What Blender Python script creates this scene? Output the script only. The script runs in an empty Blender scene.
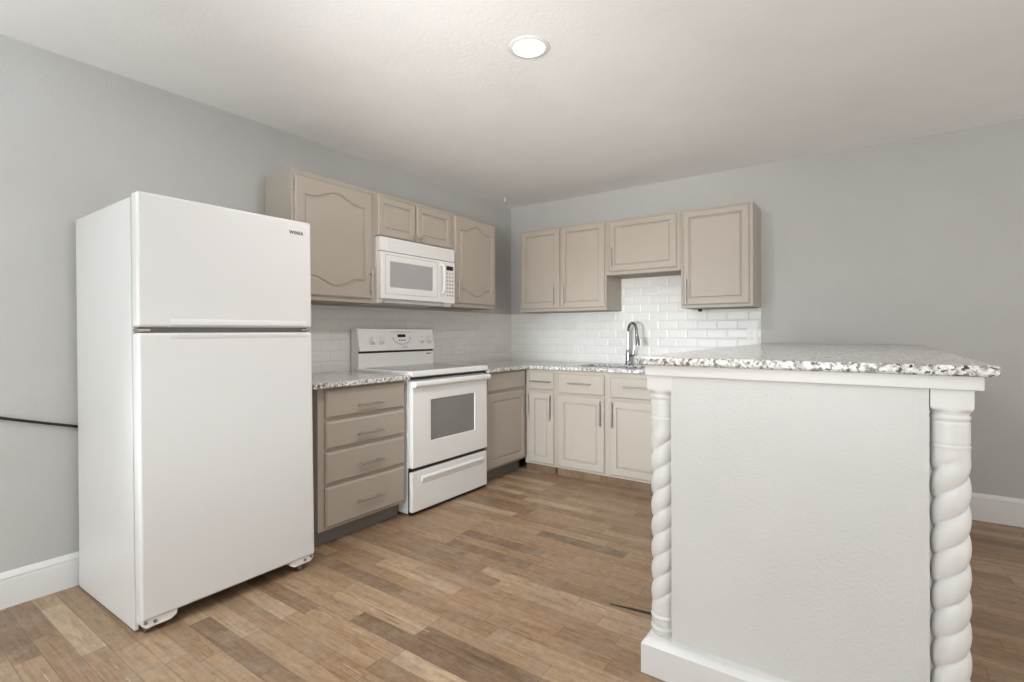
import bpy, bmesh, math, random
from mathutils import Vector, Matrix
random.seed(7)
C = bpy.context.scene.collection
PI = math.pi

# ------------------------------------------------------------------ camera
YAW, ROLL, PITCH = 0.6164, -0.0021, 0.0011
cam_d = bpy.data.cameras.new('camera')
cam = bpy.data.objects.new('camera', cam_d); C.objects.link(cam)
fw = Vector((-math.sin(YAW)*math.cos(PITCH), math.cos(YAW)*math.cos(PITCH), math.sin(PITCH)))
r0 = Vector((math.cos(YAW), math.sin(YAW), 0)); u0 = r0.cross(fw)
rt = r0*math.cos(ROLL) + u0*math.sin(ROLL); up = u0*math.cos(ROLL) - r0*math.sin(ROLL)
cam.matrix_world = Matrix(((rt.x, up.x, -fw.x, 2.9807), (rt.y, up.y, -fw.y, -4.1887), (rt.z, up.z, -fw.z, 1.148), (0, 0, 0, 1)))
cam_d.sensor_width = 36.0; cam_d.sensor_fit = 'HORIZONTAL'
cam_d.lens = 508.78*36/1024
cam_d.shift_y = (332.55-341)/1024
cam_d.clip_start = 0.02
bpy.context.scene.camera = cam

# ------------------------------------------------------------------ world, light, exposure
SC = bpy.context.scene
SC.view_settings.view_transform = 'Standard'; SC.view_settings.look = 'None'
SC.view_settings.gamma = 1.0; SC.view_settings.use_curve_mapping = False
SC.view_settings.exposure = 0.0
w = bpy.data.worlds.new('world'); SC.world = w; w.use_nodes = True
bg = w.node_tree.nodes['Background']; bg.inputs[0].default_value = (1.0, 1.0, 1.0, 1); bg.inputs[1].default_value = 1.42

def area(name, loc, rot, size, power, col=(1, 1, 1), size_y=None, spread=PI):
    l = bpy.data.lights.new(name, 'AREA'); l.energy = power; l.color = col; l.spread = spread
    if size_y: l.shape = 'RECTANGLE'; l.size = size; l.size_y = size_y
    else: l.shape = 'DISK'; l.size = size
    o = bpy.data.objects.new(name, l); o.location = loc; o.rotation_euler = rot; C.objects.link(o); return o
H = 2.406
def spot(name, loc, target, power, cone, col=(1, 1, 1), radius=0.4):
    l = bpy.data.lights.new(name, 'SPOT'); l.energy = power; l.color = col; l.spot_size = math.radians(cone); l.spot_blend = 1.0; l.shadow_soft_size = radius
    o = bpy.data.objects.new(name, l); o.location = loc; C.objects.link(o)
    o.rotation_euler = (Vector(target)-Vector(loc)).to_track_quat('-Z', 'Y').to_euler(); return o
area('downlight_glow', (1.750, -2.318, H-0.03), (0, 0, 0), 0.13, 13, (1.0, 0.95, 0.98))
area('window_daylight', (1.55, -6.93, 1.10), (PI/2, 0, 0), 2.5, 23, (1, 0.97, 0.95), 1.9)            # daylight through the opening in the rear wall
# unseen fill lights added beside the camera: bounced off the ceiling, and one aimed low into the kitchen
area('bounce_fill', (1.6, -5.2, 1.75), (PI, 0, 0), 0.8, 76, (0.83, 1.0, 1.12))
spot('bounce_fill', (2.3, -4.8, 1.4), (0.9, -0.5, 2.6), 270, 48)
spot('bounce_fill', (2.7, -4.6, 1.2), (2.4, -2.2, 2.4), 76, 90)
spot('bounce_fill', (3.2, -4.6, 1.4), (3.6, -1.2, 2.4), 50, 80, (0.85, 1.0, 1.06))
spot('low_fill', (1.35, -5.0, 1.0), (1.25, -0.6, 0.5), 540, 36, (0.90, 1.0, 1.08))

# ------------------------------------------------------------------ materials
def new_mat(name):
    m = bpy.data.materials.new(name); m.use_nodes = True
    nt = m.node_tree; b = nt.nodes['Principled BSDF']
    return m, nt, b
def N(nt, typ, **kw):
    n = nt.nodes.new(typ)
    for k, v in kw.items():
        if k in n.inputs.keys(): n.inputs[k].default_value = v
        else: setattr(n, k, v)
    return n
def sr(r, g, b):
    f = lambda c: ((c/255+0.055)/1.055)**2.4 if c/255 > 0.04045 else c/255/12.92
    return (f(r), f(g), f(b), 1)
def ramp(nt, stops, interp='LINEAR'):
    n = nt.nodes.new('ShaderNodeValToRGB'); cr = n.color_ramp; cr.interpolation = interp
    while len(cr.elements) < len(stops): cr.elements.new(0.5)
    for e, (p, c) in zip(cr.elements, stops): e.position = p; e.color = c
    return n
def paint(name, col, rough=0.5, bump=0.0, scale=120, var=0.03, metal=0.0, spec=0.5, detail=3):
    m, nt, b = new_mat(name)
    b.inputs['Roughness'].default_value = rough; b.inputs['Metallic'].default_value = metal
    b.inputs['Specular IOR Level'].default_value = spec
    tc = N(nt, 'ShaderNodeTexCoord')
    n1 = N(nt, 'ShaderNodeTexNoise', Scale=3.5, Detail=4.0)
    nt.links.new(tc.outputs['Object'], n1.inputs['Vector'])
    lo = tuple(c*(1-var) for c in col[:3]) + (1,); hi = tuple(min(1, c*(1+var)) for c in col[:3]) + (1,)
    rp = ramp(nt, [(0.3, lo), (0.7, hi)]); nt.links.new(n1.outputs['Fac'], rp.inputs['Fac'])
    nt.links.new(rp.outputs['Color'], b.inputs['Base Color'])
    if bump:
        n2 = N(nt, 'ShaderNodeTexNoise', Scale=float(scale), Detail=float(detail)); nt.links.new(tc.outputs['Object'], n2.inputs['Vector'])
        bp = N(nt, 'ShaderNodeBump', Strength=bump, Distance=0.004); nt.links.new(n2.outputs['Fac'], bp.inputs['Height'])
        nt.links.new(bp.outputs['Normal'], b.inputs['Normal'])
    return m
M = {}
M['wall'] = paint('grey_wall_paint', sr(188, 186, 182), 0.55, 0.35, 95, 0.02)
M['ceiling'] = paint('ceiling_paint', sr(244, 243, 241), 0.8, 0.3, 60, 0.02)
M['white_trim'] = paint('white_gloss_trim', sr(226, 225, 222), 0.35, 0.03, 60, 0.015)
M['panel'] = paint('white_textured_plaster', sr(216, 215, 212), 0.5, 0.3, 110, 0.02)
M['taupe'] = paint('taupe_cabinet_paint', sr(177, 167, 154), 0.42, 0.06, 200, 0.02)
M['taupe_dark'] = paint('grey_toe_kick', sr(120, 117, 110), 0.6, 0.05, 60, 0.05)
M['taupe_inner'] = paint('cabinet_underside', sr(150, 138, 120), 0.6, 0.05, 60, 0.05)  # darker, browner tone for the wall cabinet undersides
M['appliance'] = paint('white_appliance_enamel', sr(220, 219, 216), 0.3, 0.06, 420, 0.008)
M['appliance_smooth'] = paint('white_smooth_enamel', sr(238, 237, 233), 0.22, 0.0, 1, 0.008)
M['appliance_grey'] = paint('pale_grey_plastic', sr(190, 189, 186), 0.4, 0, 1, 0.01)
M['gasket'] = paint('grey_gasket_rubber', sr(128, 126, 122), 0.6, 0, 1, 0.03)
M['black'] = paint('black_plastic', sr(18, 18, 18), 0.35, 0, 1, 0.05)
M['dark_gap'] = paint('dark_grey_metal', sr(40, 38, 36), 0.6, 0, 1, 0.05)  # even dark grey for the puck light, outlet slots and floor strip
M['glass_top'] = paint('grey_ceramic_cooktop', sr(128, 128, 126), 0.12, 0, 1, 0.03, spec=0.6)
M['oven_glass'] = paint('grey_oven_glass', sr(132, 130, 127), 0.14, 0, 1, 0.03, spec=0.6)
M['micro_glass'] = paint('microwave_mesh_glass', sr(172, 171, 169), 0.2, 0, 1, 0.02)
M['nickel'] = paint('brushed_nickel', sr(182, 176, 167), 0.42, 0, 1, 0.05, metal=0.9)
M['chrome'] = paint('polished_chrome', sr(160, 160, 160), 0.08, 0, 1, 0.02, metal=1.0)
M['steel'] = paint('stainless_steel', sr(150, 150, 150), 0.3, 0.02, 80, 0.04, metal=1.0)
M['ink'] = paint('dark_grey_ink', sr(70, 70, 70), 0.5, 0, 1, 0.03)
M['ink_pale'] = paint('pale_grey_ink', sr(140, 140, 138), 0.5, 0, 1, 0.03)
M['wood_strip'] = paint('worn_wood_strip', sr(170, 145, 118), 0.55, 0.2, 40, 0.18)
M['caulk'] = paint('white_paint_smear', sr(238, 237, 234), 0.4, 0.1, 60, 0.01)

# lamp lens
m, nt, b = new_mat('lit_lens'); b.inputs['Base Color'].default_value = (1, 1, 1, 1)
b.inputs['Emission Color'].default_value = (1, 0.98, 0.95, 1); b.inputs['Emission Strength'].default_value = 6.0
M['lens'] = m

# granite
def granite():
    m, nt, b = new_mat('speckled_granite'); b.inputs['Roughness'].default_value = 0.16
    tc = N(nt, 'ShaderNodeTexCoord')
    def noise(s, d, dist=0.0):
        n = N(nt, 'ShaderNodeTexNoise', Scale=s, Detail=d, Distortion=dist); nt.links.new(tc.outputs['Object'], n.inputs['Vector']); return n
    n1 = noise(62.0, 4.0, 0.6); n2 = noise(88.0, 3.0, 0.4); n3 = noise(9.0, 3.0)
    base = ramp(nt, [(0.38, sr(150, 147, 142)), (0.47, sr(205, 202, 197)), (0.6, sr(236, 234, 230))])
    nt.links.new(n1.outputs['Fac'], base.inputs['Fac'])
    dk = ramp(nt, [(0.39, (1, 1, 1, 1)), (0.455, (0, 0, 0, 1))]); nt.links.new(n2.outputs['Fac'], dk.inputs['Fac'])
    mod = ramp(nt, [(0.35, (0.55, 0.55, 0.55, 1)), (0.6, (1, 1, 1, 1))]); nt.links.new(n3.outputs['Fac'], mod.inputs['Fac'])
    mul = N(nt, 'ShaderNodeMath', operation='MULTIPLY'); nt.links.new(dk.outputs['Color'], mul.inputs[0]); nt.links.new(mod.outputs['Color'], mul.inputs[1])
    mx = N(nt, 'ShaderNodeMix', data_type='RGBA'); nt.links.new(mul.outputs[0], mx.inputs[0])
    nt.links.new(base.outputs['Color'], mx.inputs[6]); mx.inputs[7].default_value = sr(62, 60, 58)
    nt.links.new(mx.outputs[2], b.inputs['Base Color'])
    return m
M['granite'] = granite()

# subway tile: u/v picked from object coordinates
def tile(name, axis, off):
    m, nt, b = new_mat(name); b.inputs['Roughness'].default_value = 0.32
    tc = N(nt, 'ShaderNodeTexCoord'); sp = N(nt, 'ShaderNodeSeparateXYZ'); nt.links.new(tc.outputs['Object'], sp.inputs[0])
    cb = N(nt, 'ShaderNodeCombineXYZ'); a = N(nt, 'ShaderNodeMath', operation='ADD'); a.inputs[1].default_value = off[1]
    a2 = N(nt, 'ShaderNodeMath', operation='ADD'); a2.inputs[1].default_value = off[0]
    nt.links.new(sp.outputs[axis], a2.inputs[0]); nt.links.new(a2.outputs[0], cb.inputs[0])
    nt.links.new(sp.outputs['Z'], a.inputs[0]); nt.links.new(a.outputs[0], cb.inputs[1])
    def brick(mort, smooth):
        br = N(nt, 'ShaderNodeTexBrick'); br.offset = 0.5; br.squash = 1.0
        br.inputs['Scale'].default_value = 1.0; br.inputs['Brick Width'].default_value = 0.1525; br.inputs['Row Height'].default_value = 0.0727
        br.inputs['Mortar Size'].default_value = mort; br.inputs['Mortar Smooth'].default_value = smooth; br.inputs['Bias'].default_value = 0
        nt.links.new(cb.outputs[0], br.inputs['Vector']); return br
    b1 = brick(0.0016, 0.1)
    b1.inputs['Color1'].default_value = sr(226, 224, 218); b1.inputs['Color2'].default_value = sr(221, 219, 213); b1.inputs['Mortar'].default_value = sr(216, 214, 209)
    nt.links.new(b1.outputs['Color'], b.inputs['Base Color'])
    b2 = brick(0.012, 1.0)
    bp = N(nt, 'ShaderNodeBump', Strength=0.45, Distance=0.004); bp.invert = True; nt.links.new(b2.outputs['Fac'], bp.inputs['Height'])
    nt.links.new(bp.outputs['Normal'], b.inputs['Normal'])
    return m
M['tile_x'] = tile('white_subway_tile_back', 'X', (0.0, 0.061))
M['tile_y'] = tile('white_subway_tile_left', 'Y', (0.05, 0.061))

# plank floor: boards along x
def floor_mat():
    m, nt, b = new_mat('wood_plank_floor'); b.inputs['Roughness'].default_value = 0.38
    tc = N(nt, 'ShaderNodeTexCoord'); sp = N(nt, 'ShaderNodeSeparateXYZ'); nt.links.new(tc.outputs['Object'], sp.inputs[0])
    def mth(op, a, bb=None, c=None):
        n = N(nt, 'ShaderNodeMath', operation=op)
        for i, v in enumerate((a, bb, c)):
            if v is None: continue
            if isinstance(v, (int, float)): n.inputs[i].default_value = v
            else: nt.links.new(v, n.inputs[i])
        return n.outputs[0]
    W, L = 0.077, 0.52
    y = mth('ADD', sp.outputs['Y'], 20.0); x = mth('ADD', sp.outputs['X'], 20.0)
    row = mth('FLOOR', mth('DIVIDE', y, W))
    wn = N(nt, 'ShaderNodeTexWhiteNoise', noise_dimensions='1D'); nt.links.new(row, wn.inputs['W'])
    xs = mth('DIVIDE', mth('ADD', x, mth('MULTIPLY', wn.outputs['Value'], 3.0)), L)
    col = mth('FLOOR', xs)
    cb = N(nt, 'ShaderNodeCombineXYZ'); nt.links.new(row, cb.inputs[0]); nt.links.new(col, cb.inputs[1])
    w2 = N(nt, 'ShaderNodeTexWhiteNoise', noise_dimensions='2D'); nt.links.new(cb.outputs[0], w2.inputs['Vector'])
    tone = ramp(nt, [(0.0, sr(118, 95, 74)), (0.15, sr(138, 111, 85)), (0.5, sr(150, 121, 92)), (0.8, sr(160, 132, 103)), (1.0, sr(180, 155, 128))])
    nt.links.new(w2.outputs['Value'], tone.inputs['Fac'])
    # grain stretched along the board, different on each block
    mp = N(nt, 'ShaderNodeCombineXYZ')
    nt.links.new(mth('ADD', mth('MULTIPLY', x, 4.5), mth('MULTIPLY', w2.outputs['Value'], 37.0)), mp.inputs[0])
    nt.links.new(mth('MULTIPLY', y, 62.0), mp.inputs[1])
    g = N(nt, 'ShaderNodeTexNoise', Scale=1.0, Detail=8.0, Roughness=0.70, Distortion=0.9); nt.links.new(mp.outputs[0], g.inputs['Vector'])
    gr = ramp(nt, [(0.28, (0.48, 0.44, 0.40, 1)), (0.48, (0.97, 0.96, 0.95, 1)), (0.72, (1.30, 1.28, 1.25, 1))]); nt.links.new(g.outputs['Fac'], gr.inputs['Fac'])
    mul = N(nt, 'ShaderNodeMix', data_type='RGBA', blend_type='MULTIPLY'); mul.inputs[0].default_value = 1.0
    nt.links.new(tone.outputs['Color'], mul.inputs[6]); nt.links.new(gr.outputs['Color'], mul.inputs[7])
    # blotchy wear
    n2 = N(nt, 'ShaderNodeTexNoise', Scale=7.0, Detail=5.0, Roughness=0.6); nt.links.new(tc.outputs['Object'], n2.inputs['Vector'])
    wr = ramp(nt, [(0.45, (0, 0, 0, 1)), (0.72, (0.62, 0.62, 0.62, 1))]); nt.links.new(n2.outputs['Fac'], wr.inputs['Fac'])
    mx = N(nt, 'ShaderNodeMix', data_type='RGBA'); nt.links.new(wr.outputs['Color'], mx.inputs[0])
    nt.links.new(mul.outputs[2], mx.inputs[6]); mx.inputs[7].default_value = sr(156, 139, 119)
    # fine mottling
    n4 = N(nt, 'ShaderNodeTexNoise', Scale=34.0, Detail=6.0, Roughness=0.65); nt.links.new(tc.outputs['Object'], n4.inputs['Vector'])
    mr = ramp(nt, [(0.3, (0.80, 0.79, 0.78, 1)), (0.5, (1, 1, 1, 1)), (0.7, (1.16, 1.16, 1.16, 1))]); nt.links.new(n4.outputs['Fac'], mr.inputs['Fac'])
    mo = N(nt, 'ShaderNodeMix', data_type='RGBA', blend_type='MULTIPLY'); mo.inputs[0].default_value = 0.9
    nt.links.new(mx.outputs[2], mo.inputs[6]); nt.links.new(mr.outputs['Color'], mo.inputs[7])
    # seams: strip edges (dark, faint) and block ends
    fy = mth('FRACT', mth('DIVIDE', y, W)); fx = mth('FRACT', xs)
    ey = mth('LESS_THAN', fy, 0.03); ex = mth('LESS_THAN', fx, 0.006)
    e = mth('MULTIPLY', mth('MAXIMUM', ey, ex), 0.55)
    mx2 = N(nt, 'ShaderNodeMix', data_type='RGBA'); nt.links.new(e, mx2.inputs[0])
    nt.links.new(mo.outputs[2], mx2.inputs[6]); mx2.inputs[7].default_value = sr(84, 66, 52)
    # pale plank joints every third strip, broken up along the length
    f3 = mth('FRACT', mth('DIVIDE', mth('ADD', y, 0.026), W*2))
    n3 = N(nt, 'ShaderNodeTexNoise', Scale=2.3, Detail=2.0); nt.links.new(tc.outputs['Object'], n3.inputs['Vector'])
    e3 = mth('MULTIPLY', mth('LESS_THAN', f3, 0.013), mth('GREATER_THAN', n3.outputs['Fac'], 0.60))
    mx3 = N(nt, 'ShaderNodeMix', data_type='RGBA'); nt.links.new(mth('MULTIPLY', e3, 0.8), mx3.inputs[0])
    nt.links.new(mx2.outputs[2], mx3.inputs[6]); mx3.inputs[7].default_value = sr(205, 190, 170)
    nt.links.new(mx3.outputs[2], b.inputs['Base Color'])
    bp = N(nt, 'ShaderNodeBump', Strength=0.12, Distance=0.003); nt.links.new(g.outputs['Fac'], bp.inputs['Height']); nt.links.new(bp.outputs['Normal'], b.inputs['Normal'])
    return m
M['floor'] = floor_mat()

# ------------------------------------------------------------------ helpers
def merge(dst, src):
    me = bpy.data.meshes.new('t'); src.to_mesh(me); src.free(); dst.from_mesh(me); bpy.data.meshes.remove(me)
def box(bm, lo, hi, bev=0.0, seg=2, mat=None):
    t = bmesh.new(); bmesh.ops.create_cube(t, size=1.0)
    s = [hi[i]-lo[i] for i in range(3)]; c = [(hi[i]+lo[i])/2 for i in range(3)]
    for v in t.verts: v.co = Vector((v.co.x*s[0]+c[0], v.co.y*s[1]+c[1], v.co.z*s[2]+c[2]))
    if bev: bmesh.ops.bevel(t, geom=list(t.edges), offset=min(bev, min(s)*0.49), segments=seg, affect='EDGES', profile=0.5)
    if mat is not None:
        for v in t.verts: v.co = mat @ v.co
    merge(bm, t)
def bx(lo, hi, bev=0.0, seg=2):
    bm = bmesh.new(); box(bm, lo, hi, bev, seg); return bm
def tube(bm, pts, r, seg=12, caps=True):
    pts = [Vector(p) for p in pts]; n = len(pts); rs = r if isinstance(r, (list, tuple)) else [r]*n
    rings = []; prev = None
    for i, p in enumerate(pts):
        d = (pts[min(i+1, n-1)] - pts[max(i-1, 0)]).normalized()
        if prev is None:
            a = Vector((0, 0, 1)) if abs(d.z) < 0.9 else Vector((1, 0, 0)); x = d.cross(a).normalized()
        else: x = (prev - d*prev.dot(d)).normalized()
        prev = x; y = d.cross(x)
        rings.append([bm.verts.new(p + (x*math.cos(2*PI*k/seg) + y*math.sin(2*PI*k/seg))*rs[i]) for k in range(seg)])
    for a, b_ in zip(rings, rings[1:]):
        for k in range(seg): bm.faces.new((a[k], a[(k+1) % seg], b_[(k+1) % seg], b_[k]))
    if caps: bm.faces.new(rings[0][::-1]); bm.faces.new(rings[-1])
def lathe(bm, prof, c, axis='Z', seg=32):
    """prof: (radius, height) pairs from one end to the other, around an axis through c"""
    rings = []
    for r, h in prof:
        ring = []
        for k in range(seg):
            a = 2*PI*k/seg; q = (r*math.cos(a), r*math.sin(a))
            p = {'Z': (q[0], q[1], h), 'X': (h, q[0], q[1]), 'Y': (q[0], h, q[1])}[axis]
            ring.append(bm.verts.new(Vector(p)+Vector(c)))
        rings.append(ring)
    for a, b_ in zip(rings, rings[1:]):
        for k in range(seg): bm.faces.new((a[k], a[(k+1) % seg], b_[(k+1) % seg], b_[k]))
    bm.faces.new(rings[0][::-1]); bm.faces.new(rings[-1])
def prism(bm, pts2, lo, hi, axis):
    """extrude a 2D polygon along an axis; pts2 are the other two coordinates in xyz order"""
    def p3(p, h): return {'X': (h, p[0], p[1]), 'Y': (p[0], h, p[1]), 'Z': (p[0], p[1], h)}[axis]
    a = [bm.verts.new(p3(p, lo)) for p in pts2]; b_ = [bm.verts.new(p3(p, hi)) for p in pts2]; n = len(pts2)
    for i in range(n): bm.faces.new((a[i], a[(i+1) % n], b_[(i+1) % n], b_[i]))
    bm.faces.new(a[::-1]); bm.faces.new(b_)
def cells(bm, xs, ys, solid, z0, z1):
    """slab made of grid cells, so that it can be L-shaped and have holes"""
    vt = {}
    def v(i, j, z):
        if (i, j, z) not in vt: vt[(i, j, z)] = bm.verts.new((xs[i], ys[j], z))
        return vt[(i, j, z)]
    S = lambda i, j: 0 <= i < len(xs)-1 and 0 <= j < len(ys)-1 and solid(i, j)
    for i in range(len(xs)-1):
        for j in range(len(ys)-1):
            if not S(i, j): continue
            bm.faces.new((v(i, j, z1), v(i+1, j, z1), v(i+1, j+1, z1), v(i, j+1, z1)))
            bm.faces.new((v(i, j, z0), v(i, j+1, z0), v(i+1, j+1, z0), v(i+1, j, z0)))
            if not S(i-1, j): bm.faces.new((v(i, j, z0), v(i, j, z1), v(i, j+1, z1), v(i, j+1, z0)))
            if not S(i+1, j): bm.faces.new((v(i+1, j, z0), v(i+1, j+1, z0), v(i+1, j+1, z1), v(i+1, j, z1)))
            if not S(i, j-1): bm.faces.new((v(i, j, z0), v(i+1, j, z0), v(i+1, j, z1), v(i, j, z1)))
            if not S(i, j+1): bm.faces.new((v(i, j+1, z0), v(i, j+1, z1), v(i+1, j+1, z1), v(i+1, j+1, z0)))
def obj(name, bm, mat, parent=None, label=None, sharp=38):
    bmesh.ops.remove_doubles(bm, verts=bm.verts, dist=1e-6)
    bmesh.ops.recalc_face_normals(bm, faces=bm.faces)
    me = bpy.data.meshes.new(name)
    for f in bm.faces: f.smooth = True
    if parent is not None:
        o_ = parent; off = Vector((0, 0, 0))
        while o_ is not None: off += o_.location; o_ = o_.parent
        for v in bm.verts: v.co -= off
    bm.to_mesh(me); bm.free(); me.set_sharp_from_angle(angle=math.radians(sharp))
    me.materials.append(M[mat]); o = bpy.data.objects.new(name, me); C.objects.link(o)
    wn = o.modifiers.new('weighted_normal', 'WEIGHTED_NORMAL'); wn.keep_sharp = True
    if parent is not None: o.parent = parent
    if label: o['label'] = label
    return o
def thing(name, label, cat, loc, group=None):
    o = bpy.data.objects.new(name, None); o.empty_display_size = 0.1; C.objects.link(o); o.location = loc
    o['label'] = label; o['category'] = cat
    if group: o['group'] = group
    return o
def tag(o, label, cat, group=None):
    o['label'] = label; o['category'] = cat
    if group: o['group'] = group
    return o
def struct(name, bm, mat, parent=None):
    o = obj(name, bm, mat, parent)
    if parent is None: o['kind'] = 'structure'
    return o
# face frames: LEFT run looks along +x (u = y), BACK run looks along -y (u = x)
def fmap(run, plane):
    if run == 'L': return lambda u, v, n: Vector((plane+n, u, v))
    return lambda u, v, n: Vector((u, plane-n, v))
def fbox(bm, mp, u0, u1, v0, v1, n0, n1, bev=0.0, seg=2):
    a = mp(u0, v0, n0); b_ = mp(u1, v1, n1)
    box(bm, [min(a[i], b_[i]) for i in range(3)], [max(a[i], b_[i]) for i in range(3)], bev, seg)

def door_bm(mp, u0, u1, v0, v1, t=0.019, margin=0.045, cath=0.0, slab=False, lip=0.008):
    """cabinet front: chamfered edge, grooved raised panel, optional cathedral curves top and bottom"""
    bm = bmesh.new(); n = 28 if cath else 2
    def wave(s):
        d = abs(s-0.5)/0.40
        return 0.0 if d >= 1 else 0.5*(1+math.cos(PI*d))
    def ring(inset, amp, depth, extra=0.0):
        L = []
        for i in range(n+1):
            s = i/n; L.append((u0+inset+(u1-u0-2*inset)*s, v1-inset-extra+amp*wave(s)))
        for i in range(n+1):
            s = 1-i/n; L.append((u0+inset+(u1-u0-2*inset)*s, v0+inset+extra-amp*wave(s)))
        return [bm.verts.new(mp(u, v, depth)) for u, v in L]
    ex = cath*0.95
    rings = [ring(0, 0, 0), ring(0, 0, t-lip*0.8), ring(lip, 0, t)]
    if not slab:
        rings += [ring(margin, cath, t, ex), ring(margin+0.004, cath, t-0.009, ex), ring(margin+0.009, cath, t-0.009, ex), ring(margin+0.017, cath, t-0.0015, ex)]
    for a, b_ in zip(rings, rings[1:]):
        k = len(a)
        for i in range(k): bm.faces.new((a[i], a[(i+1) % k], b_[(i+1) % k], b_[i]))
    for r in (rings[0], rings[-1]):
        for i in range(n): bm.faces.new((r[i], r[i+1], r[2*n-i], r[2*n+1-i]))
    return bm
def pull(mp, plane_n, horiz, c0, c1, c, r=0.006, stand=0.026):
    """bar pull: along u (horiz) from c0 to c1 at v = c, or along v at u = c"""
    bm = bmesh.new(); g = (lambda a, d: mp(a, c, d)) if horiz else (lambda a, d: mp(c, a, d))
    tube(bm, [g(c0, plane_n+stand), g(c1, plane_n+stand)], r, 10)
    L = c1-c0
    for a in (c0+L*0.16, c1-L*0.16): tube(bm, [g(a, plane_n), g(a, plane_n+stand)], r*0.8, 8)
    return bm
def knob(mp, u, v, n0):
    bm = bmesh.new(); o = mp(u, v, n0); q = mp(u, v, n0+1)-o
    prof = [(0.0055, 0), (0.0055, 0.010), (0.012, 0.015), (0.0145, 0.021), (0.012, 0.026), (0.006, 0.0285)]
    tube(bm, [o+q*h for _, h in prof], [r for r, _ in prof], 16); return bm
def hinge(mp, u, v, n0):
    bm = bmesh.new(); fbox(bm, mp, u-0.006, u+0.006, v-0.028, v+0.028, n0, n0+0.006, 0.002)
    tube(bm, [mp(u, v-0.028, n0+0.006), mp(u, v+0.028, n0+0.006)], 0.004, 8); return bm
def text_mesh(body, size, mat4):
    cu = bpy.data.curves.new('text', 'FONT'); cu.body = body; cu.size = size; cu.extrude = 0.0006; cu.align_x = 'CENTER'; cu.align_y = 'CENTER'
    cu.space_character = 1.12; cu.offset = 0.0008
    o = bpy.data.objects.new('text', cu); C.objects.link(o)
    dg = bpy.context.evaluated_depsgraph_get(); me = bpy.data.meshes.new_from_object(o.evaluated_get(dg))
    bm = bmesh.new(); bm.from_mesh(me); bmesh.ops.transform(bm, matrix=mat4, verts=bm.verts)
    bpy.data.objects.remove(o); bpy.data.curves.remove(cu); bpy.data.meshes.remove(me); return bm

# ------------------------------------------------------------------ room shell
XR, YN = 6.2, -7.0
struct('floor', bx((-0.12, YN, -0.10), (XR, 0.12, 0.0)), 'floor')
struct('ceiling', bx((-0.12, YN, H), (XR, 0.12, H+0.12)), 'ceiling')
struct('wall_left', bx((-0.12, YN, 0.0), (0.0, 0.12, H)), 'wall')
bm = bmesh.new(); cells(bm, [-0.12, 0.25, 2.85, XR], [0.0, 2.12, H], lambda i, j: not (i == 1 and j == 0), 0.0, 0.12)
for v in bm.verts: v.co = Vector((v.co.x, YN-v.co.z, v.co.y))
struct('wall_rear', bm, 'wall')
struct('wall_back', bx((0.0, 0.0, 0.0), (XR, 0.12, H)), 'wall')
def base_profile(k): # (out from wall, height)
    return [(a, h*k) for a, h in [(0, 0), (0.016, 0), (0.016, 0.112), (0.013, 0.120), (0.013, 0.126), (0.015, 0.130), (0.012, 0.142), (0.006, 0.150), (0.004, 0.155), (0, 0.155)]]
bm = bmesh.new(); prism(bm, [(p[0], p[1]) for p in base_profile(0.96)], YN, -2.70, 'Y'); struct('baseboard_left', bm, 'white_trim')
bm = bmesh.new(); prism(bm, [(-p[0], p[1]) for p in base_profile(1.05)], 3.19, XR, 'X'); struct('baseboard_back', bm, 'white_trim')

# tile backsplash on both walls
bm = bmesh.new(); box(bm, (0.0, -2.64, 0.862), (0.008, -0.008, 1.336))
tag(obj('tile_backsplash', bm, 'tile_y'), 'white subway tile backsplash on the left wall behind the stove', 'backsplash')
bm = bmesh.new(); cells(bm, [0.0, 1.19, 1.795, 2.30], [0.848, 1.336, 1.62], lambda i, j: j == 0 or i == 1, 0.0, 0.008)
for v in bm.verts: v.co = Vector((v.co.x, -v.co.z, v.co.y))
tag(obj('tile_backsplash', bm, 'tile_x'), 'white subway tile backsplash on the back wall behind the sink faucet', 'backsplash')

# ------------------------------------------------------------------ refrigerator
fr = thing('refrigerator', 'tall white top-freezer refrigerator against the left grey wall', 'refrigerator', (0.036, -3.073, 0))
Y0, Y1, FX0 = -3.441, -2.707, 0.037
def fb(name, lo, hi, mat, parent, bev=0.0, seg=2, label=None):
    return obj(name, bx((lo[0]+FX0, lo[1], lo[2]), (hi[0]+FX0, hi[1], hi[2]), bev, seg), mat, parent, label)
bm = bmesh.new(); box(bm, (FX0+0.003, Y0, 0.052), (FX0+0.636, Y1, 1.670), 0.006)
for a_, b_ in ((Y0, Y0+0.014), (Y1-0.014, Y1)): box(bm, (FX0+0.003, a_, 0.006), (FX0+0.640, b_, 0.060), 0.002)
obj('cabinet', bm, 'appliance', fr)
fb('base_shade', (0.02, Y0+0.015, 0.02), (0.57, Y1-0.015, 0.053), 'black', fr, label='black block in place of the shadow underneath')  # black block standing in for the shadow under the fridge
fb('door_gasket', (0.636, Y0+0.010, 0.06), (0.645, Y1-0.010, 1.664), 'gasket', fr, label='grey rubber gasket between cabinet and doors')
fd = fb('freezer_door', (0.645, Y0, 1.166), (0.703, Y1, 1.683), 'appliance', fr, 0.012, 4)
bm = bmesh.new(); prism(bm, [(FX0+0.690, 1.172), (FX0+0.702, 1.169), (FX0+0.7075, 1.176), (FX0+0.7065, 1.190), (FX0+0.7025, 1.200), (FX0+0.690, 1.200)], Y0+0.11, Y1-0.035, 'Y'); obj('handle_lip', bm, 'appliance', fd)
mt = Matrix.Translation((FX0+0.7032, Y1-0.080, 1.622)) @ Matrix(((0, 0, 1, 0), (1, 0, 0, 0), (0, 1, 0, 0), (0, 0, 0, 1)))
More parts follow.
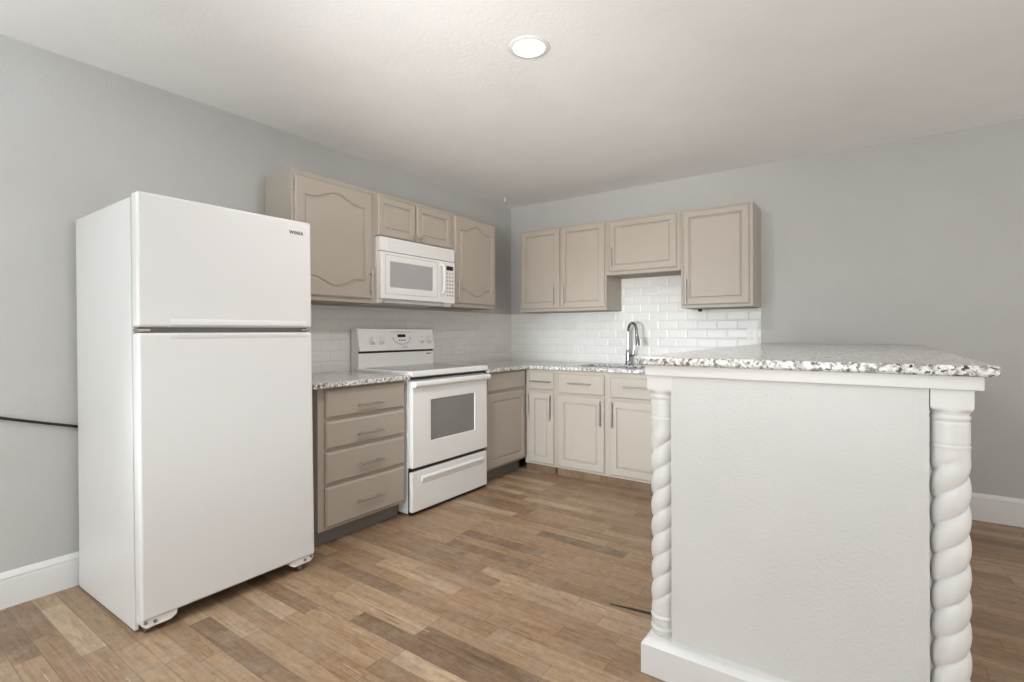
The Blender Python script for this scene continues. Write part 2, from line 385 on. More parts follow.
obj('brand_lettering', text_mesh('WINIA', 0.0225, mt), 'ink', fd, 'small dark brand lettering')
gd = fb('fridge_door', (0.645, Y0, 0.052), (0.703, Y1, 1.144), 'appliance', fr, 0.012, 4)
bm = bmesh.new(); prism(bm, [(FX0+0.690, 1.120), (FX0+0.7025, 1.118), (FX0+0.7060, 1.126), (FX0+0.7060, 1.137), (FX0+0.701, 1.1425), (FX0+0.690, 1.1425)], Y0+0.11, Y1-0.035, 'Y'); obj('handle_lip', bm, 'appliance', gd)
fb('handle_recess', (0.645, Y0+0.012, 1.142), (0.672, Y1-0.012, 1.168), 'gasket', fr, label='dark grey recess between the two doors')
for y in (Y0+0.025, Y1-0.030):
    fb('hinge', (0.64, y-0.020, 1.148), (0.694, y+0.020, 1.160), 'nickel', fr, 0.003, label='metal middle hinge')
for y, s_ in ((Y0, 1), (Y1, -1)):
    bm = bmesh.new(); prism(bm, [(y+s_*0.02, 0.022), (y+s_*0.105, 0.022), (y+s_*0.125, 0.034), (y+s_*0.128, 0.053), (y+s_*0.006, 0.053), (y+s_*0.006, 0.036)], FX0+0.636, FX0+0.692, 'X'); hb = obj('bottom_hinge_cover', bm, 'appliance_smooth', fr)
    bm = bmesh.new(); tube(bm, [(FX0+0.691, y+s_*0.05, 0.038), (FX0+0.696, y+s_*0.05, 0.038)], 0.007, 12)
    tube(bm, [(FX0+0.691, y+s_*0.018, 0.044), (FX0+0.698, y+s_*0.018, 0.044)], 0.006, 10); obj('screw', bm, 'gasket', hb)
for x, y, dz in ((0.655, Y0+0.035, -0.0075), (0.672, Y1-0.075, -0.0105), (0.07, Y0+0.06, -0.0005), (0.07, Y1-0.06, -0.0005)):
    bm = bmesh.new(); lathe(bm, [(0.010, -0.011), (0.017, -0.009), (0.017, 0.009), (0.010, 0.011)], (FX0+x, y, 0.017+dz), 'Y', 20)
    box(bm, (FX0+x-0.010, y-0.014, 0.017), (FX0+x+0.010, y+0.014, 0.034), 0.003); obj('caster', bm, 'steel', fr, 'small metal caster')
fr.rotation_euler = (0.004, -0.013, 0.006)

# ------------------------------------------------------------------ cabinets
def cabinet_body(run, plane, u0, u1, v0, v1, depth, parent, name='body', hollow=False):
    """carcass with a face frame standing 4 mm proud"""
    bm = bmesh.new(); mp = fmap(run, plane)
    if hollow:      # open-topped carcass of panels, so that a sink can hang in it
        for a in ((u0, u1, v0, v0+0.018, -depth, -0.018), (u0, u0+0.018, v0, v1, -depth, -0.018), (u1-0.018, u1, v0, v1, -depth, -0.018), (u0, u1, v0, v1, -depth, -depth+0.012)): fbox(bm, mp, *a)
    else: fbox(bm, mp, u0, u1, v0, v1, -depth, -0.018, 0.001)
    fbox(bm, mp, u0-0.0015, u1+0.0015, v0-0.001, v1+0.001, -0.018, 0.0, 0.002)
    return obj(name, bm, 'taupe', parent)
def wall_cabinet(run, plane, u0, u1, v0, v1, depth, label, doors, group='taupe wall cabinets'):
    loc = fmap(run, plane)((u0+u1)/2, v0, -depth/2)
    t = thing('wall_cabinet', label, 'cabinet', loc, group)
    mp = fmap(run, plane); cabinet_body(run, plane, u0, u1, v0, v1, depth, t)
    bm = bmesh.new(); fbox(bm, mp, u0+0.018, u1-0.018, v0-0.004, v0-0.0005, -depth+0.004, -0.022); obj('bottom_panel', bm, 'taupe_inner', t, 'darker brown underside')
    for d in doors:
        a, b_, c, e = d['r']
        dr = obj('door', door_bm(mp, a, b_, c, e, cath=d.get('cath', 0), margin=d.get('margin', 0.045)), 'taupe', t, sharp=12)
        if 'pull' in d: obj('handle', pull(mp, 0.019, False, d['pull'][1], d['pull'][2], d['pull'][0], 0.0045), 'nickel', dr, 'thin brushed metal bar handle')
        if 'knob' in d: obj('knob', knob(mp, d['knob'][0], d['knob'][1], 0.019), 'nickel', dr, 'round brushed metal knob')
        for h in d.get('hinges', ()): obj('hinge', hinge(mp, h[0], h[1], 0.0), 'nickel', dr, 'small metal hinge')
    return t
LX = 0.288   # face-frame plane of the left wall cabinets
wall_cabinet('L', LX, -2.556, -1.962, 1.347, 2.090, 0.283,
    'taupe wall cabinet with one arched-panel door above the refrigerator side', [
    dict(r=(-2.540, -1.995, 1.374, 2.062), cath=0.05, margin=0.056, pull=(-2.018, 1.395, 1.56), hinges=((-2.549, 1.995),))])
wall_cabinet('L', LX, -1.958, -1.198, 1.800, 2.090, 0.283,
    'short taupe wall cabinet with two small knobbed doors above the microwave', [
    dict(r=(-1.945, -1.606, 1.806, 2.068), knob=(-1.625, 1.832)),
    dict(r=(-1.592, -1.226, 1.806, 2.070), knob=(-1.560, 1.832))])
wall_cabinet('L', LX, -1.194, -0.645, 1.358, 2.090, 0.283,
    'taupe wall cabinet with one arched-panel door right of the microwave, nearest the corner', [
    dict(r=(-1.180, -0.662, 1.386, 2.078), cath=0.05, margin=0.056, pull=(-1.163, 1.405, 1.56))])
BY = -0.320  # face-frame plane of the back wall cabinets
wall_cabinet('B', BY, 0.335, 1.192, 1.340, 2.075, 0.315,
    'taupe wall cabinet with two tall flat-panel doors, left end of the back wall', [
    dict(r=(0.357, 0.752, 1.366, 2.062), pull=(0.706, 1.385, 1.560)),
    dict(r=(0.770, 1.182, 1.362, 2.064), pull=(0.808, 1.385, 1.560))])
wall_cabinet('B', BY, 1.196, 1.800, 1.622, 2.070, 0.315,
    'short taupe wall cabinet with one wide door above the kitchen faucet', [
    dict(r=(1.224, 1.773, 1.646, 2.055), pull=(1.253, 1.676, 1.847))])
wall_cabinet('B', BY, 1.804, 2.300, 1.334, 2.066, 0.315,
    'taupe wall cabinet with one tall door at the right end of the back wall', [
    dict(r=(1.820, 2.279, 1.354, 2.052), pull=(1.850, 1.370, 1.556))])
bm = bmesh.new(); lathe(bm, [(0.016, 0), (0.016, -0.012), (0.010, -0.018)], (1.90, -0.16, 1.3285), 'Z', 16)
tag(obj('puck_light', bm, 'dark_gap'), 'small dark puck light under the right end wall cabinet', 'light')

def base_cabinet(run, plane, u0, u1, v0, v1, depth, label, fronts, toe, name='base_cabinet', group='taupe base cabinets', hollow=False):
    mp = fmap(run, plane); loc = mp((u0+u1)/2, 0, -depth/2)
    t = thing(name, label, 'cabinet', loc, group)
    cabinet_body(run, plane, u0, u1, v0, v1, depth, t, hollow=hollow)
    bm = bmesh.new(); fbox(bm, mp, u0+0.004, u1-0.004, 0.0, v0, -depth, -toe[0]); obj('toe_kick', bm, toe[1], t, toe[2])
    for d in fronts:
        a, b_, c, e = d['r']
        o = obj(d['n'], door_bm(mp, a, b_, c, e, slab=d.get('slab', False), lip=0.010 if d.get('slab') else 0.008, margin=0.055), 'taupe', t, sharp=12)
        if 'h' in d: obj('handle', pull(mp, 0.019, *d['h']), 'nickel', o, 'brushed metal bar handle')
        for h in d.get('hinges', ()): obj('hinge', hinge(mp, h[0], h[1], 0.0), 'nickel', o)
    return t
FX = 0.600
base_cabinet('L', FX-0.012, -2.588, -1.978, 0.092, 0.856, 0.575,
    'taupe base cabinet with four stacked drawers between refrigerator and stove', [
    dict(n='drawer', slab=True, r=(-2.549, -1.994, 0.692, 0.848), h=(True, -2.362, -2.176, 0.745)),
    dict(n='drawer', slab=True, r=(-2.549, -1.994, 0.526, 0.673), h=(True, -2.362, -2.176, 0.584)),
    dict(n='drawer', slab=True, r=(-2.550, -1.994, 0.340, 0.507), h=(True, -2.362, -2.176, 0.411)),
    dict(n='drawer', slab=True, r=(-2.552, -1.994, 0.108, 0.322), h=(True, -2.366, -2.176, 0.205))],
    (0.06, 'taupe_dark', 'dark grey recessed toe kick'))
base_cabinet('L', FX-0.012, -1.178, -0.6215, 0.098, 0.848, 0.575,
    'taupe base cabinet with one door and a false drawer front, right of the stove', [
    dict(n='drawer_front', slab=True, r=(-1.165, -0.640, 0.698, 0.842)),
    dict(n='door', r=(-1.165, -0.640, 0.112, 0.678), h=(False, 0.47, 0.645, -0.660))],
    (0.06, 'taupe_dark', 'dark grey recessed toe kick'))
BB = -0.620
base_cabinet('B', BB+0.002, 0.5905, 0.884, 0.060, 0.846, 0.60,
    'narrow taupe base cabinet with one drawer over one door in the inner corner', [
    dict(n='drawer', slab=True, r=(0.634, 0.872, 0.682, 0.834), h=(True, 0.660, 0.856, 0.750)),
    dict(n='door', r=(0.634, 0.872, 0.078, 0.664), h=(False, 0.443, 0.646, 0.846))],
    (0.012, 'floor', 'wood strip along the floor'))
base_cabinet('B', BB+0.002, 0.8885, 2.300, 0.060, 0.846, 0.60,
    'wide taupe sink base cabinet with two drawer fronts over two doors under the faucet', [
    dict(n='drawer', slab=True, r=(0.914, 1.318, 0.666, 0.822), h=(True, 1.012, 1.213, 0.750)),
    dict(n='door', r=(0.912, 1.318, 0.078, 0.650), h=(False, 0.440, 0.630, 1.289)),
    dict(n='drawer', slab=True, r=(1.366, 1.770, 0.660, 0.816), h=(True, 1.475, 1.662, 0.748)),
    dict(n='door', r=(1.362, 1.770, 0.078, 0.642), h=(False, 0.440, 0.630, 1.387))],
    (0.012, 'floor', 'wood strip along the floor'), hollow=True)

# ------------------------------------------------------------------ worktops
def soften(o, wd=0.008):
    o.modifiers.clear(); md = o.modifiers.new('bevel', 'BEVEL'); md.harden_normals = True; md.width = wd; md.segments = 3; md.limit_method = 'ANGLE'; md.angle_limit = math.radians(50); return o
bm = bmesh.new(); box(bm, (0.009, -2.645, 0.8575), (0.640, -1.972, 0.8875))
soften(tag(obj('countertop', bm, 'granite'), 'short speckled granite countertop left of the stove above the drawers', 'countertop'))
SX0, SX1, SY0, SY1 = 0.985, 1.66, -0.50, -0.145
bm = bmesh.new()
cells(bm, [0.009, 0.640, SX0, SX1, 2.335], [-1.188, -0.640, SY0, SY1, -0.009],
      lambda i, j: (i == 0) if j == 0 else not (i == 2 and j == 2), 0.8495, 0.878)
soften(tag(obj('countertop', bm, 'granite'), 'long L-shaped speckled granite countertop around the sink in the corner', 'countertop'), 0.007)
# sink
sk = thing('sink', 'stainless steel undermount kitchen sink set in the granite countertop', 'sink', ((SX0+SX1)/2, (SY0+SY1)/2, 0.65))
bm = bmesh.new()
a = [(SX0+0.001, SY0+0.001), (SX1-0.001, SY0+0.001), (SX1-0.001, SY1-0.001), (SX0+0.001, SY1-0.001)]
def loop(inset, z):
    return [bm.verts.new((SX0+inset, SY0+inset, z)), bm.verts.new((SX1-inset, SY0+inset, z)), bm.verts.new((SX1-inset, SY1-inset, z)), bm.verts.new((SX0+inset, SY1-inset, z))]
ls = [loop(-0.001, 0.664), loop(-0.001, 0.8485), loop(0.004, 0.8485), loop(0.010, 0.70), loop(0.035, 0.672)]
for p, q in zip(ls, ls[1:]):
    for i in range(4): bm.faces.new((p[i], p[(i+1) % 4], q[(i+1) % 4], q[i]))
bm.faces.new(ls[0][::-1]); bm.faces.new(ls[-1]); obj('basin', bm, 'steel', sk)
bm = bmesh.new(); lathe(bm, [(0.045, 0.0), (0.045, 0.004), (0.034, 0.005), (0.030, 0.002)], ((SX0+SX1)/2, -0.30, 0.672), 'Z', 24); obj('drain', bm, 'chrome', sk)

# faucet
fc = thing('faucet', 'chrome gooseneck pull-down kitchen faucet behind the sink', 'faucet', (1.285, -0.085, 0.878))
FXC, FYC = 1.285, -0.085
bm = bmesh.new(); lathe(bm, [(0.029, 0.0), (0.029, 0.006), (0.024, 0.012), (0.0215, 0.05), (0.0205, 0.105), (0.015, 0.13)], (FXC, FYC, 0.878), 'Z', 24); obj('base', bm, 'chrome', fc)
dx, dy = 0.80, -0.60; R = 0.066
pts = [(FXC, FYC, 0.99), (FXC, FYC, 1.08), (FXC, FYC, 1.155)]
for k in range(1, 13):
    a = PI*k/12*0.97; pts.append((FXC+dx*(R-R*math.cos(a)), FYC+dy*(R-R*math.cos(a)), 1.155+R*1.15*math.sin(a)))
e = Vector(pts[-1]); pts.append((e.x+dx*0.003, e.y+dy*0.003, e.z-0.025))
bm = bmesh.new(); tube(bm, pts, 0.0115, 14); obj('spout', bm, 'chrome', fc)
e = Vector(pts[-1])
bm = bmesh.new(); tube(bm, [e+Vector((dx*0.02*k, dy*0.02*k, -0.095*k)) for k in (0, 0.15, 0.6, 0.92, 1)], [0.0125, 0.0145, 0.0175, 0.0195, 0.016], 16); obj('spray_head', bm, 'chrome', fc)
bm = bmesh.new(); tube(bm, [(FXC+0.018, FYC, 0.955), (FXC+0.045, FYC-0.002, 0.960)], 0.010, 12)
tube(bm, [(FXC+0.043, FYC-0.002, 0.955), (FXC+0.052, FYC-0.003, 1.00), (FXC+0.055, FYC-0.003, 1.035)], [0.0085, 0.007, 0.005], 12); obj('lever', bm, 'chrome', fc)

# ------------------------------------------------------------------ range
rg = thing('stove', 'white freestanding electric stove with glass cooktop between the drawers and the corner cabinet', 'stove', (0.33, -1.575, 0))
RY0, RY1 = -1.962, -1.196
bm = bmesh.new(); box(bm, (0.02, RY0, 0.012), (0.600, RY1, 0.868), 0.004)
for x in (0.08, 0.55):
    for y in (RY0+0.04, RY1-0.04): lathe(bm, [(0.015, 0), (0.015, 0.02)], (x, y, 0.0), 'Z', 12)
obj('body', bm, 'appliance_smooth', rg)
bm = bmesh.new(); box(bm, (0.10, RY0-0.004, 0.872), (0.640, RY1+0.004, 0.909), 0.010, 3); ct = obj('cooktop_frame', bm, 'appliance_smooth', rg)
bm = bmesh.new(); box(bm, (0.150, RY0+0.045, 0.9085), (0.585, RY1-0.045, 0.9115), 0.001); gt = obj('glass_cooktop', bm, 'glass_top', ct, 'grey ceramic glass cooking surface')
for cx_, cy_, r_ in ((0.26, -1.77, 0.080), (0.26, -1.38, 0.095), (0.46, -1.77, 0.105), (0.46, -1.38, 0.080)):
    bm = bmesh.new(); n_ = 40
    for rr in (r_,):
        a = [bm.verts.new((cx_+rr*math.cos(2*PI*k/n_), cy_+rr*math.sin(2*PI*k/n_), 0.9118)) for k in range(n_)]
        b2 = [bm.verts.new((cx_+(rr-0.004)*math.cos(2*PI*k/n_), cy_+(rr-0.004)*math.sin(2*PI*k/n_), 0.9118)) for k in range(n_)]
        for k in range(n_): bm.faces.new((a[k], a[(k+1) % n_], b2[(k+1) % n_], b2[k]))
    obj('burner_ring', bm, 'ink_pale', gt)
bm = bmesh.new(); box(bm, (0.56, RY0+0.004, 0.855), (0.618, RY1-0.004, 0.872)); obj('vent_gap', bm, 'black', rg, 'black gap above the oven door')
# oven door
bm = bmesh.new(); wy0, wy1, wz0, wz1 = -1.790, -1.345, 0.452, 0.716
cells(bm, [RY0+0.006, wy0, wy1, RY1-0.006], [0.298, wz0, wz1, 0.846], lambda i, j: not (i == 1 and j == 1), 0.603, 0.636)
for v in bm.verts: v.co = Vector((v.co.z, v.co.x, v.co.y))
od = soften(obj('oven_door', bm, 'appliance_smooth', rg), 0.006)
bm = bmesh.new(); box(bm, (0.604, wy0-0.008, wz0-0.008), (0.629, wy1+0.008, wz1+0.008)); ow = obj('oven_window', bm, 'oven_glass', od, 'grey tinted oven window')
bm = bmesh.new(); prism(bm, [(0.634, 0.802), (0.662, 0.808), (0.672, 0.820), (0.672, 0.834), (0.662, 0.846), (0.634, 0.848)], RY0+0.006, RY1-0.003, 'Y'); soften(obj('handle', bm, 'appliance_smooth', od, 'full-width white oven handle'), 0.004)
# storage drawer
bm = bmesh.new(); box(bm, (0.56, RY0+0.004, 0.272), (0.610, RY1-0.004, 0.300)); obj('drawer_gap', bm, 'black', rg, 'black gap above the storage drawer')
bm = bmesh.new(); box(bm, (0.603, RY0+0.006, 0.022), (0.634, RY1-0.006, 0.274), 0.006, 3); sd = obj('storage_drawer', bm, 'appliance_smooth', rg)
bm = bmesh.new(); prism(bm, [(0.630, 0.188), (0.634, 0.187), (0.647, 0.226), (0.643, 0.234), (0.630, 0.240)], RY0+0.085, RY1-0.055, 'Y'); soften(obj('finger_pull', bm, 'appliance_smooth', sd), 0.004)
bm = bmesh.new(); box(bm, (0.601, RY0+0.001, 0.015), (0.607, RY0+0.009, 0.29)); box(bm, (0.56, RY0+0.01, 0.008), (0.625, RY1-0.01, 0.024)); obj('drawer_shadow_strip', bm, 'black', rg, 'black gap around the storage drawer')
# backguard
bm = bmesh.new(); prism(bm, [(0.020, 0.868), (0.102, 0.868), (0.102, 1.010), (0.085, 1.010), (0.085, 1.020), (0.118, 1.024), (0.086, 1.178), (0.072, 1.186), (0.020, 1.180)], -1.948, -1.216, 'Y')
bgd = soften(obj('backguard', bm, 'appliance_smooth', rg), 0.003)
bm = bmesh.new(); box(bm, (0.080, -1.938, 1.0085), (0.1035, -1.228, 1.0215)); obj('vent_slot', bm, 'black', bgd, 'long black slot under the control panel')
nrm = Vector((0.154, 0, 0.032)).normalized(); upv = Vector((-0.032, 0, 0.154)).normalized()
def on_panel(y, z): # point on the tilted control face
    s = (z-1.024)/0.154; return Vector((0.118-0.032*s, y, z))
def pbox(y, z, wy, wz, d, bev=0.0):
    bm = bmesh.new(); p = on_panel(y, z); mt = Matrix.Translation(p) @ Matrix(((upv.x, 0, nrm.x, 0), (0, 1, 0, 0), (upv.z, 0, nrm.z, 0), (0, 0, 0, 1)))
    box(bm, (-wz/2, -wy/2, -0.001), (wz/2, wy/2, d), bev, 2, mt); return bm
for y in (-1.834, -1.752, -1.360, -1.276):
    p = on_panel(y, 1.100); bm = bmesh.new()
    tube(bm, [p-nrm*0.001, p+nrm*0.006, p+nrm*0.010, p+nrm*0.026, p+nrm*0.029], [0.030, 0.030, 0.024, 0.021, 0.018], 24)
    kb = obj('knob', bm, 'appliance_smooth', bgd)
    bm = bmesh.new(); q = p+nrm*0.029; mt = Matrix.Translation(q) @ Matrix(((upv.x, 0, nrm.x, 0), (0, 1, 0, 0), (upv.z, 0, nrm.z, 0), (0, 0, 0, 1))); box(bm, (-0.018, -0.004, -0.001), (0.018, 0.004, 0.006), 0.002, 2, mt); obj('grip', bm, 'appliance_smooth', kb)
obj('display', pbox(-1.552, 1.130, 0.078, 0.022, 0.0012), 'black', bgd, 'black clock display')
for k in range(11):
    a = PI*(0.02+0.96*k/10); obj('button', pbox(-1.552+0.085*math.cos(a), 1.118-0.052*math.sin(a), 0.012, 0.007, 0.0012), 'ink_pale', bgd)
for k in range(3): obj('button', pbox(-1.577+0.025*k, 1.096, 0.014, 0.008, 0.0012), 'ink', bgd)
obj('button_outline', pbox(-1.552, 1.158, 0.20, 0.003, 0.001), 'ink_pale', bgd)
bm = bmesh.new()
for k in range(6): box(bm, (0.1015, -1.300+0.009*k, 0.985), (0.1028, -1.294+0.009*k, 0.993+0.003*(k % 2)))
obj('model_badge', bm, 'ink', bgd, 'tiny dark badge marks')
for d, s in ((-0.012, 0.03), (0.018, 0.012)): obj('maker_mark', pbox(-1.53+d, 1.045, s, 0.006, 0.001), 'ink_pale', bgd)

# ------------------------------------------------------------------ microwave
mw = thing('microwave', 'white over-the-range microwave under the short wall cabinet', 'microwave', (0.19, -1.58, 1.36))
MY0, MY1 = -1.9545, -1.222
bm = bmesh.new(); prism(bm, [(0.010, 1.385), (0.2890, 1.352), (0.3040, 1.372), (0.3040, 1.792), (0.010, 1.792)], MY0, MY1, 'Y'); obj('case', bm, 'appliance_smooth', mw)
bm = bmesh.new(); box(bm, (0.3040, MY0, 1.698), (0.3360, MY1, 1.792), 0.006, 3); vg = obj('vent_grille', bm, 'appliance_smooth', mw)
bm = bmesh.new()
for k in range(7): box(bm, (0.3350, MY0+0.07, 1.712+0.010*k), (0.3366, MY1-0.03, 1.7155+0.010*k))
obj('louvre', bm, 'appliance', vg)
ky = -1.345
bm = bmesh.new(); cells(bm, [MY0+0.004, MY0+0.083, ky-0.117, ky], [1.380, 1.460, 1.632, 1.694], lambda i, j: not (i == 1 and j == 1), 0.3060, 0.3380)
for v in bm.verts: v.co = Vector((v.co.z, v.co.x, v.co.y))
md = soften(obj('door', bm, 'appliance_smooth', mw), 0.005)
bm = bmesh.new(); box(bm, (0.3070, MY0+0.078, 1.455), (0.3335, ky-0.112, 1.637)); obj('window', bm, 'micro_glass', md, 'pale grey perforated microwave window')
bm = bmesh.new()
cells(bm, [MY0+0.038, MY0+0.042, ky-0.074, ky-0.070], [1.412, 1.416, 1.672, 1.676], lambda i, j: not (i == 1 and j == 1), 0.3375, 0.3388)
for v in bm.verts: v.co = Vector((v.co.z, v.co.x, v.co.y))
obj('window_border', bm, 'appliance_grey', md)
bm = bmesh.new(); hy_ = ky-0.035
tube(bm, [(0.3340, hy_, 1.442), (0.3660, hy_, 1.452), (0.3740, hy_, 1.475), (0.3740, hy_, 1.630), (0.3660, hy_, 1.652), (0.3340, hy_, 1.662)], [0.013]*6, 14); obj('handle', bm, 'appliance_smooth', md, 'vertical white bar handle')
bm = bmesh.new(); box(bm, (0.3040, ky+0.003, 1.376), (0.3370, MY1, 1.694), 0.005, 3); cp = obj('control_panel', bm, 'appliance_smooth', mw)
bm = bmesh.new(); box(bm, (0.3365, ky+0.026, 1.628), (0.3382, MY1-0.022, 1.660)); obj('display', bm, 'black', cp, 'black clock display')
for r_ in range(7):
    for c_ in range(3):
        y = ky+0.036+0.030*c_; z = 1.604-0.028*r_
        bm = bmesh.new(); sz = 0.006 if (r_+c_) % 2 else 0.008; box(bm, (0.3365, y-sz, z-0.0035), (0.3378, y+sz, z+0.0035)); obj('button', bm, 'ink_pale' if (r_ < 2 or c_ == 0) else 'ink', cp)
bm = bmesh.new(); box(bm, (0.06, MY0+0.05, 1.352), (0.32, MY1-0.10, 1.372), 0.004); obj('underside_light_panel', bm, 'appliance_grey', mw, 'pale grey underside panel')

# ------------------------------------------------------------------ peninsula
pn = thing('peninsula', 'white painted half-wall peninsula with a twisted post on each front corner', 'counter', (2.77, -1.27, 0))
PX0, PX1, PF = 2.349, 3.184, -2.500
bm = bmesh.new(); box(bm, (2.432, PF, 0.0), (3.098, -2.30, 1.004), 0.002)
box(bm, (2.355, -2.32, 0.0), (3.178, -0.02, 1.004), 0.002); obj('body', bm, 'panel', pn)
bm = bmesh.new(); box(bm, (3.068, PF-0.0012, 0.127), (3.0995, PF+0.02, 1.0035), 0.001); obj('corner_bead', bm, 'panel', pn)
bm = bmesh.new(); box(bm, (PX0, PF-0.018, 1.004), (3.203, -0.02, 1.0395), 0.003); obj('apron', bm, 'white_trim', pn)
# base moulding, front and left side, swept with a stepped profile
def mould(bm, x0, x1, yf, xl):
    prof = [(0.0, 0.0), (0.0, 0.098), (0.004, 0.103), (0.010, 0.110), (0.022, 0.120), (0.034, 0.126)]
    ring = [[bm.verts.new(p) for p in ((x1, yf+o, z), (xl+o, yf+o, z), (xl+o, -0.03, z))] for o, z in prof]
    inner = [[bm.verts.new(p) for p in ((x1, yf+0.12, z), (xl+0.12, yf+0.12, z), (xl+0.12, -0.03, z))] for z in (0.126, 0.0)]
    L = ring+inner
    for a, b_ in zip(L, L[1:]+L[:1]):
        for i in range(2): bm.faces.new((a[i], a[i+1], b_[i+1], b_[i]))
    bm.faces.new([r[0] for r in L]); bm.faces.new([r[2] for r in L][::-1])
bm = bmesh.new(); mould(bm, 3.20, 3.20, -2.530, 2.338); obj('base_moulding', bm, 'white_trim', pn)
def twisted_post(cx_, cy_, seed_phase):
    """turned post: rings at both ends, one-start rope twist between"""
    r = 0.0405; z0, z1 = 0.225, 0.815; pitch = 0.0735
    def rad(th, z):
        base = r
        for zz, wd, dp in ((0.938, 0.003, -0.0025), (0.930, 0.004, 0.001), (0.921, 0.003, -0.0025), (0.861, 0.003, -0.0015), (0.856, 0.003, 0.0012), (0.190, 0.004, -0.002), (0.182, 0.006, 0.0025), (0.152, 0.004, -0.003), (0.142, 0.006, 0.003)):
            base += dp*math.exp(-((z-zz)/wd)**2)
        ph = (z/pitch - 2*th/(2*PI) + seed_phase) % 1.0            # two strands, rising to the right
        rope = 0.0315 + 0.0100*abs(math.sin(PI*ph))**0.5
        k = min(1.0, max(0.0, (z1+0.02-z)/0.045), max(0.0, (z-(z0-0.02))/0.045)); k = k*k*(3-2*k)
        return base*(1-k) + rope*k
    bm = bmesh.new(); NZ, NT = 300, 48; rings = []
    for i in range(NZ+1):
        z = 0.126 + (0.955-0.126)*i/NZ; ring = []
        for k in range(NT):
            th = 2*PI*k/NT; q = rad(th, z); ring.append(bm.verts.new((cx_+q*math.cos(th), cy_+q*math.sin(th), z)))
        rings.append(ring)
    for a, b_ in zip(rings, rings[1:]):
        for k in range(NT): bm.faces.new((a[k], a[(k+1) % NT], b_[(k+1) % NT], b_[k]))
    bm.faces.new(rings[0][::-1]); bm.faces.new(rings[-1])
    o = obj('twisted_post', bm, 'white_trim', pn); o.modifiers.clear(); o.data.set_sharp_from_angle(angle=math.radians(75)) ; return o
LPX, RPX, PYC = 2.393, 3.144, -2.458
for i, (x, ph) in enumerate(((LPX, 0.1), (RPX, 0.32))):
    po = twisted_post(x, PYC, ph)
    # square top block with a rounded lower edge
    bm = bmesh.new(); hw = 0.0425; n_ = 16; rings = []
    for z, q in ((1.004, 0.0), (0.958, 0.0), (0.952, 0.2), (0.948, 0.55), (0.945, 1.0)):
        ring = []
        for k in range(4*n_):
            a = 2*PI*k/(4*n_); c_, s_ = math.cos(a), math.sin(a); m_ = max(abs(c_), abs(s_))
            sq = Vector((c_/m_*hw, s_/m_*hw)); ci = Vector((c_*hw*0.97, s_*hw*0.97)); w_ = sq.lerp(ci, q); ring.append(bm.verts.new((x+w_.x, PYC+w_.y, z)))
        rings.append(ring)
    for a, b_ in zip(rings, rings[1:]):
        for k in range(4*n_): bm.faces.new((a[k], a[(k+1) % (4*n_)], b_[(k+1) % (4*n_)], b_[k]))
    bm.faces.new(rings[0]); bm.faces.new(rings[-1][::-1]); obj('post_cap', bm, 'white_trim', po)
# bar top
bm = bmesh.new(); R = 0.03; pts = []
for cx_, cy_, a0 in ((3.232-R, -2.548+R, -90), (3.232-R, -0.004-R, 0)):
    for k in range(7): a = math.radians(a0+15*k); pts.append((cx_+R*math.cos(a), cy_+R*math.sin(a)))
pts += [(2.303, -0.0095), (2.303, -0.0095)][:1] + [(2.318, -0.10)][:0]
for k in range(7): a = math.radians(180+15*k); pts.append((2.318+R+R*math.cos(a), -2.548+R+R*math.sin(a)))
prism(bm, pts, 1.0400, 1.0675, 'Z')
soften(tag(obj('bar_top', bm, 'granite'), 'large speckled granite bar top on the white peninsula', 'countertop'), 0.009)

# ------------------------------------------------------------------ small things
def outlet(label, mp, u, v, horiz, n0):
    t = thing('wall_outlet', label, 'outlet', mp(u, v, n0), 'white wall outlets')
    hu, hv = (0.058, 0.036) if horiz else (0.036, 0.058)
    bm = bmesh.new(); fbox(bm, mp, u-hu, u+hu, v-hv, v+hv, n0, n0+0.005, 0.002); obj('cover_plate', bm, 'white_trim', t)
    for s in (-1, 1):
        a, b_ = (u+s*0.020, v) if horiz else (u, v+s*0.020); q = 0.014
        bm = bmesh.new(); fbox(bm, mp, a-q, a+q, b_-q, b_+q, n0+0.004, n0+0.0075, 0.003); rc = obj('receptacle', bm, 'white_trim', t)
        bm = bmesh.new()
        for d in (-0.006, 0.006):
            if horiz: fbox(bm, mp, a-0.004, a+0.004, b_+d-0.0012, b_+d+0.0012, n0+0.007, n0+0.008)
            else: fbox(bm, mp, a+d-0.0012, a+d+0.0012, b_-0.004, b_+0.004, n0+0.007, n0+0.008)
        obj('slot', bm, 'dark_gap', rc)
    return t
outlet('white outlet on the back tile at the corner, left of the faucet', fmap('B', -0.008), 0.775, 0.997, True, 0.0)
outlet('white outlet on the back tile at the end of the granite bar top', fmap('B', -0.008), 2.240, 1.130, False, 0.0)
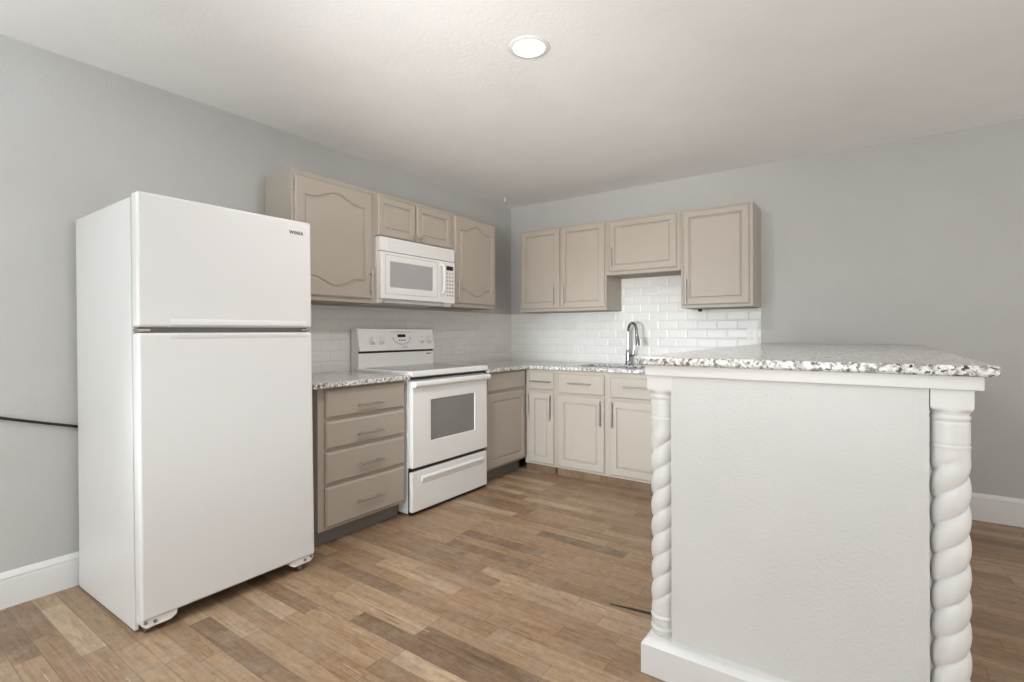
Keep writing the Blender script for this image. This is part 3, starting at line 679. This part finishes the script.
outlet('white outlet on the left tile right of the stove', fmap('L', 0.008), -0.80, 1.000, True, 0.0)
outlet('white outlet plate on the grey wall behind the refrigerator, only its edge showing', fmap('L', 0.0), -3.402, 1.185, False, 0.0)

# cord along the left wall
bm = bmesh.new(); pts = []
for k in range(41):
    s = k/40; y = -4.3+(-3.30+4.3)*s; pts.append((0.012, y, 0.726 + (-3.441-y)*0.386 - 0.03*math.sin(PI*min(1, max(0, (-3.441-y)/0.86)))))
tube(bm, pts, 0.006, 10)
tag(obj('power_cord', bm, 'black'), 'black cord running along the grey left wall behind the refrigerator', 'cord')

# recessed lamp
dl = thing('recessed_ceiling_light', 'round lit recessed ceiling light with white trim ring', 'light', (1.750, -2.318, H))
bm = bmesh.new(); n_ = 40; rings = []
for r_, z in ((0.068, -0.001), (0.071, -0.006), (0.082, -0.007), (0.093, -0.001)):
    rings.append([bm.verts.new((1.750+r_*math.cos(2*PI*k/n_), -2.318+r_*math.sin(2*PI*k/n_), H+z)) for k in range(n_)])
for a, b_ in zip(rings, rings[1:]+rings[:1]):
    for k in range(n_): bm.faces.new((a[k], a[(k+1) % n_], b_[(k+1) % n_], b_[k]))
obj('trim_ring', bm, 'white_trim', dl)
bm = bmesh.new(); lathe(bm, [(0.0685, -0.0005), (0.0685, -0.003), (0.05, -0.0045)], (1.750, -2.318, H), 'Z', 40); obj('lens', bm, 'lens', dl, 'bright white glowing lens')
bm = bmesh.new(); lathe(bm, [(0.012, 0.0), (0.012, -0.004), (0.006, -0.010), (0.006, -0.026), (0.009, -0.032), (0.005, -0.036)], (0.192, -0.362, H), 'Z', 16)
tag(obj('ceiling_hook', bm, 'white_trim'), 'tiny white hook on the ceiling near the corner', 'hook')

# dark strip on the floor
bm = bmesh.new(); prism(bm, [(2.070, -2.194), (2.34, -2.160), (2.34, -2.148), (2.20, -2.166)], 0.0, 0.004, 'Z')
tag(obj('floor_strip', bm, 'dark_gap'), 'thin dark metal strip on the floor beside the left twisted post', 'strip')
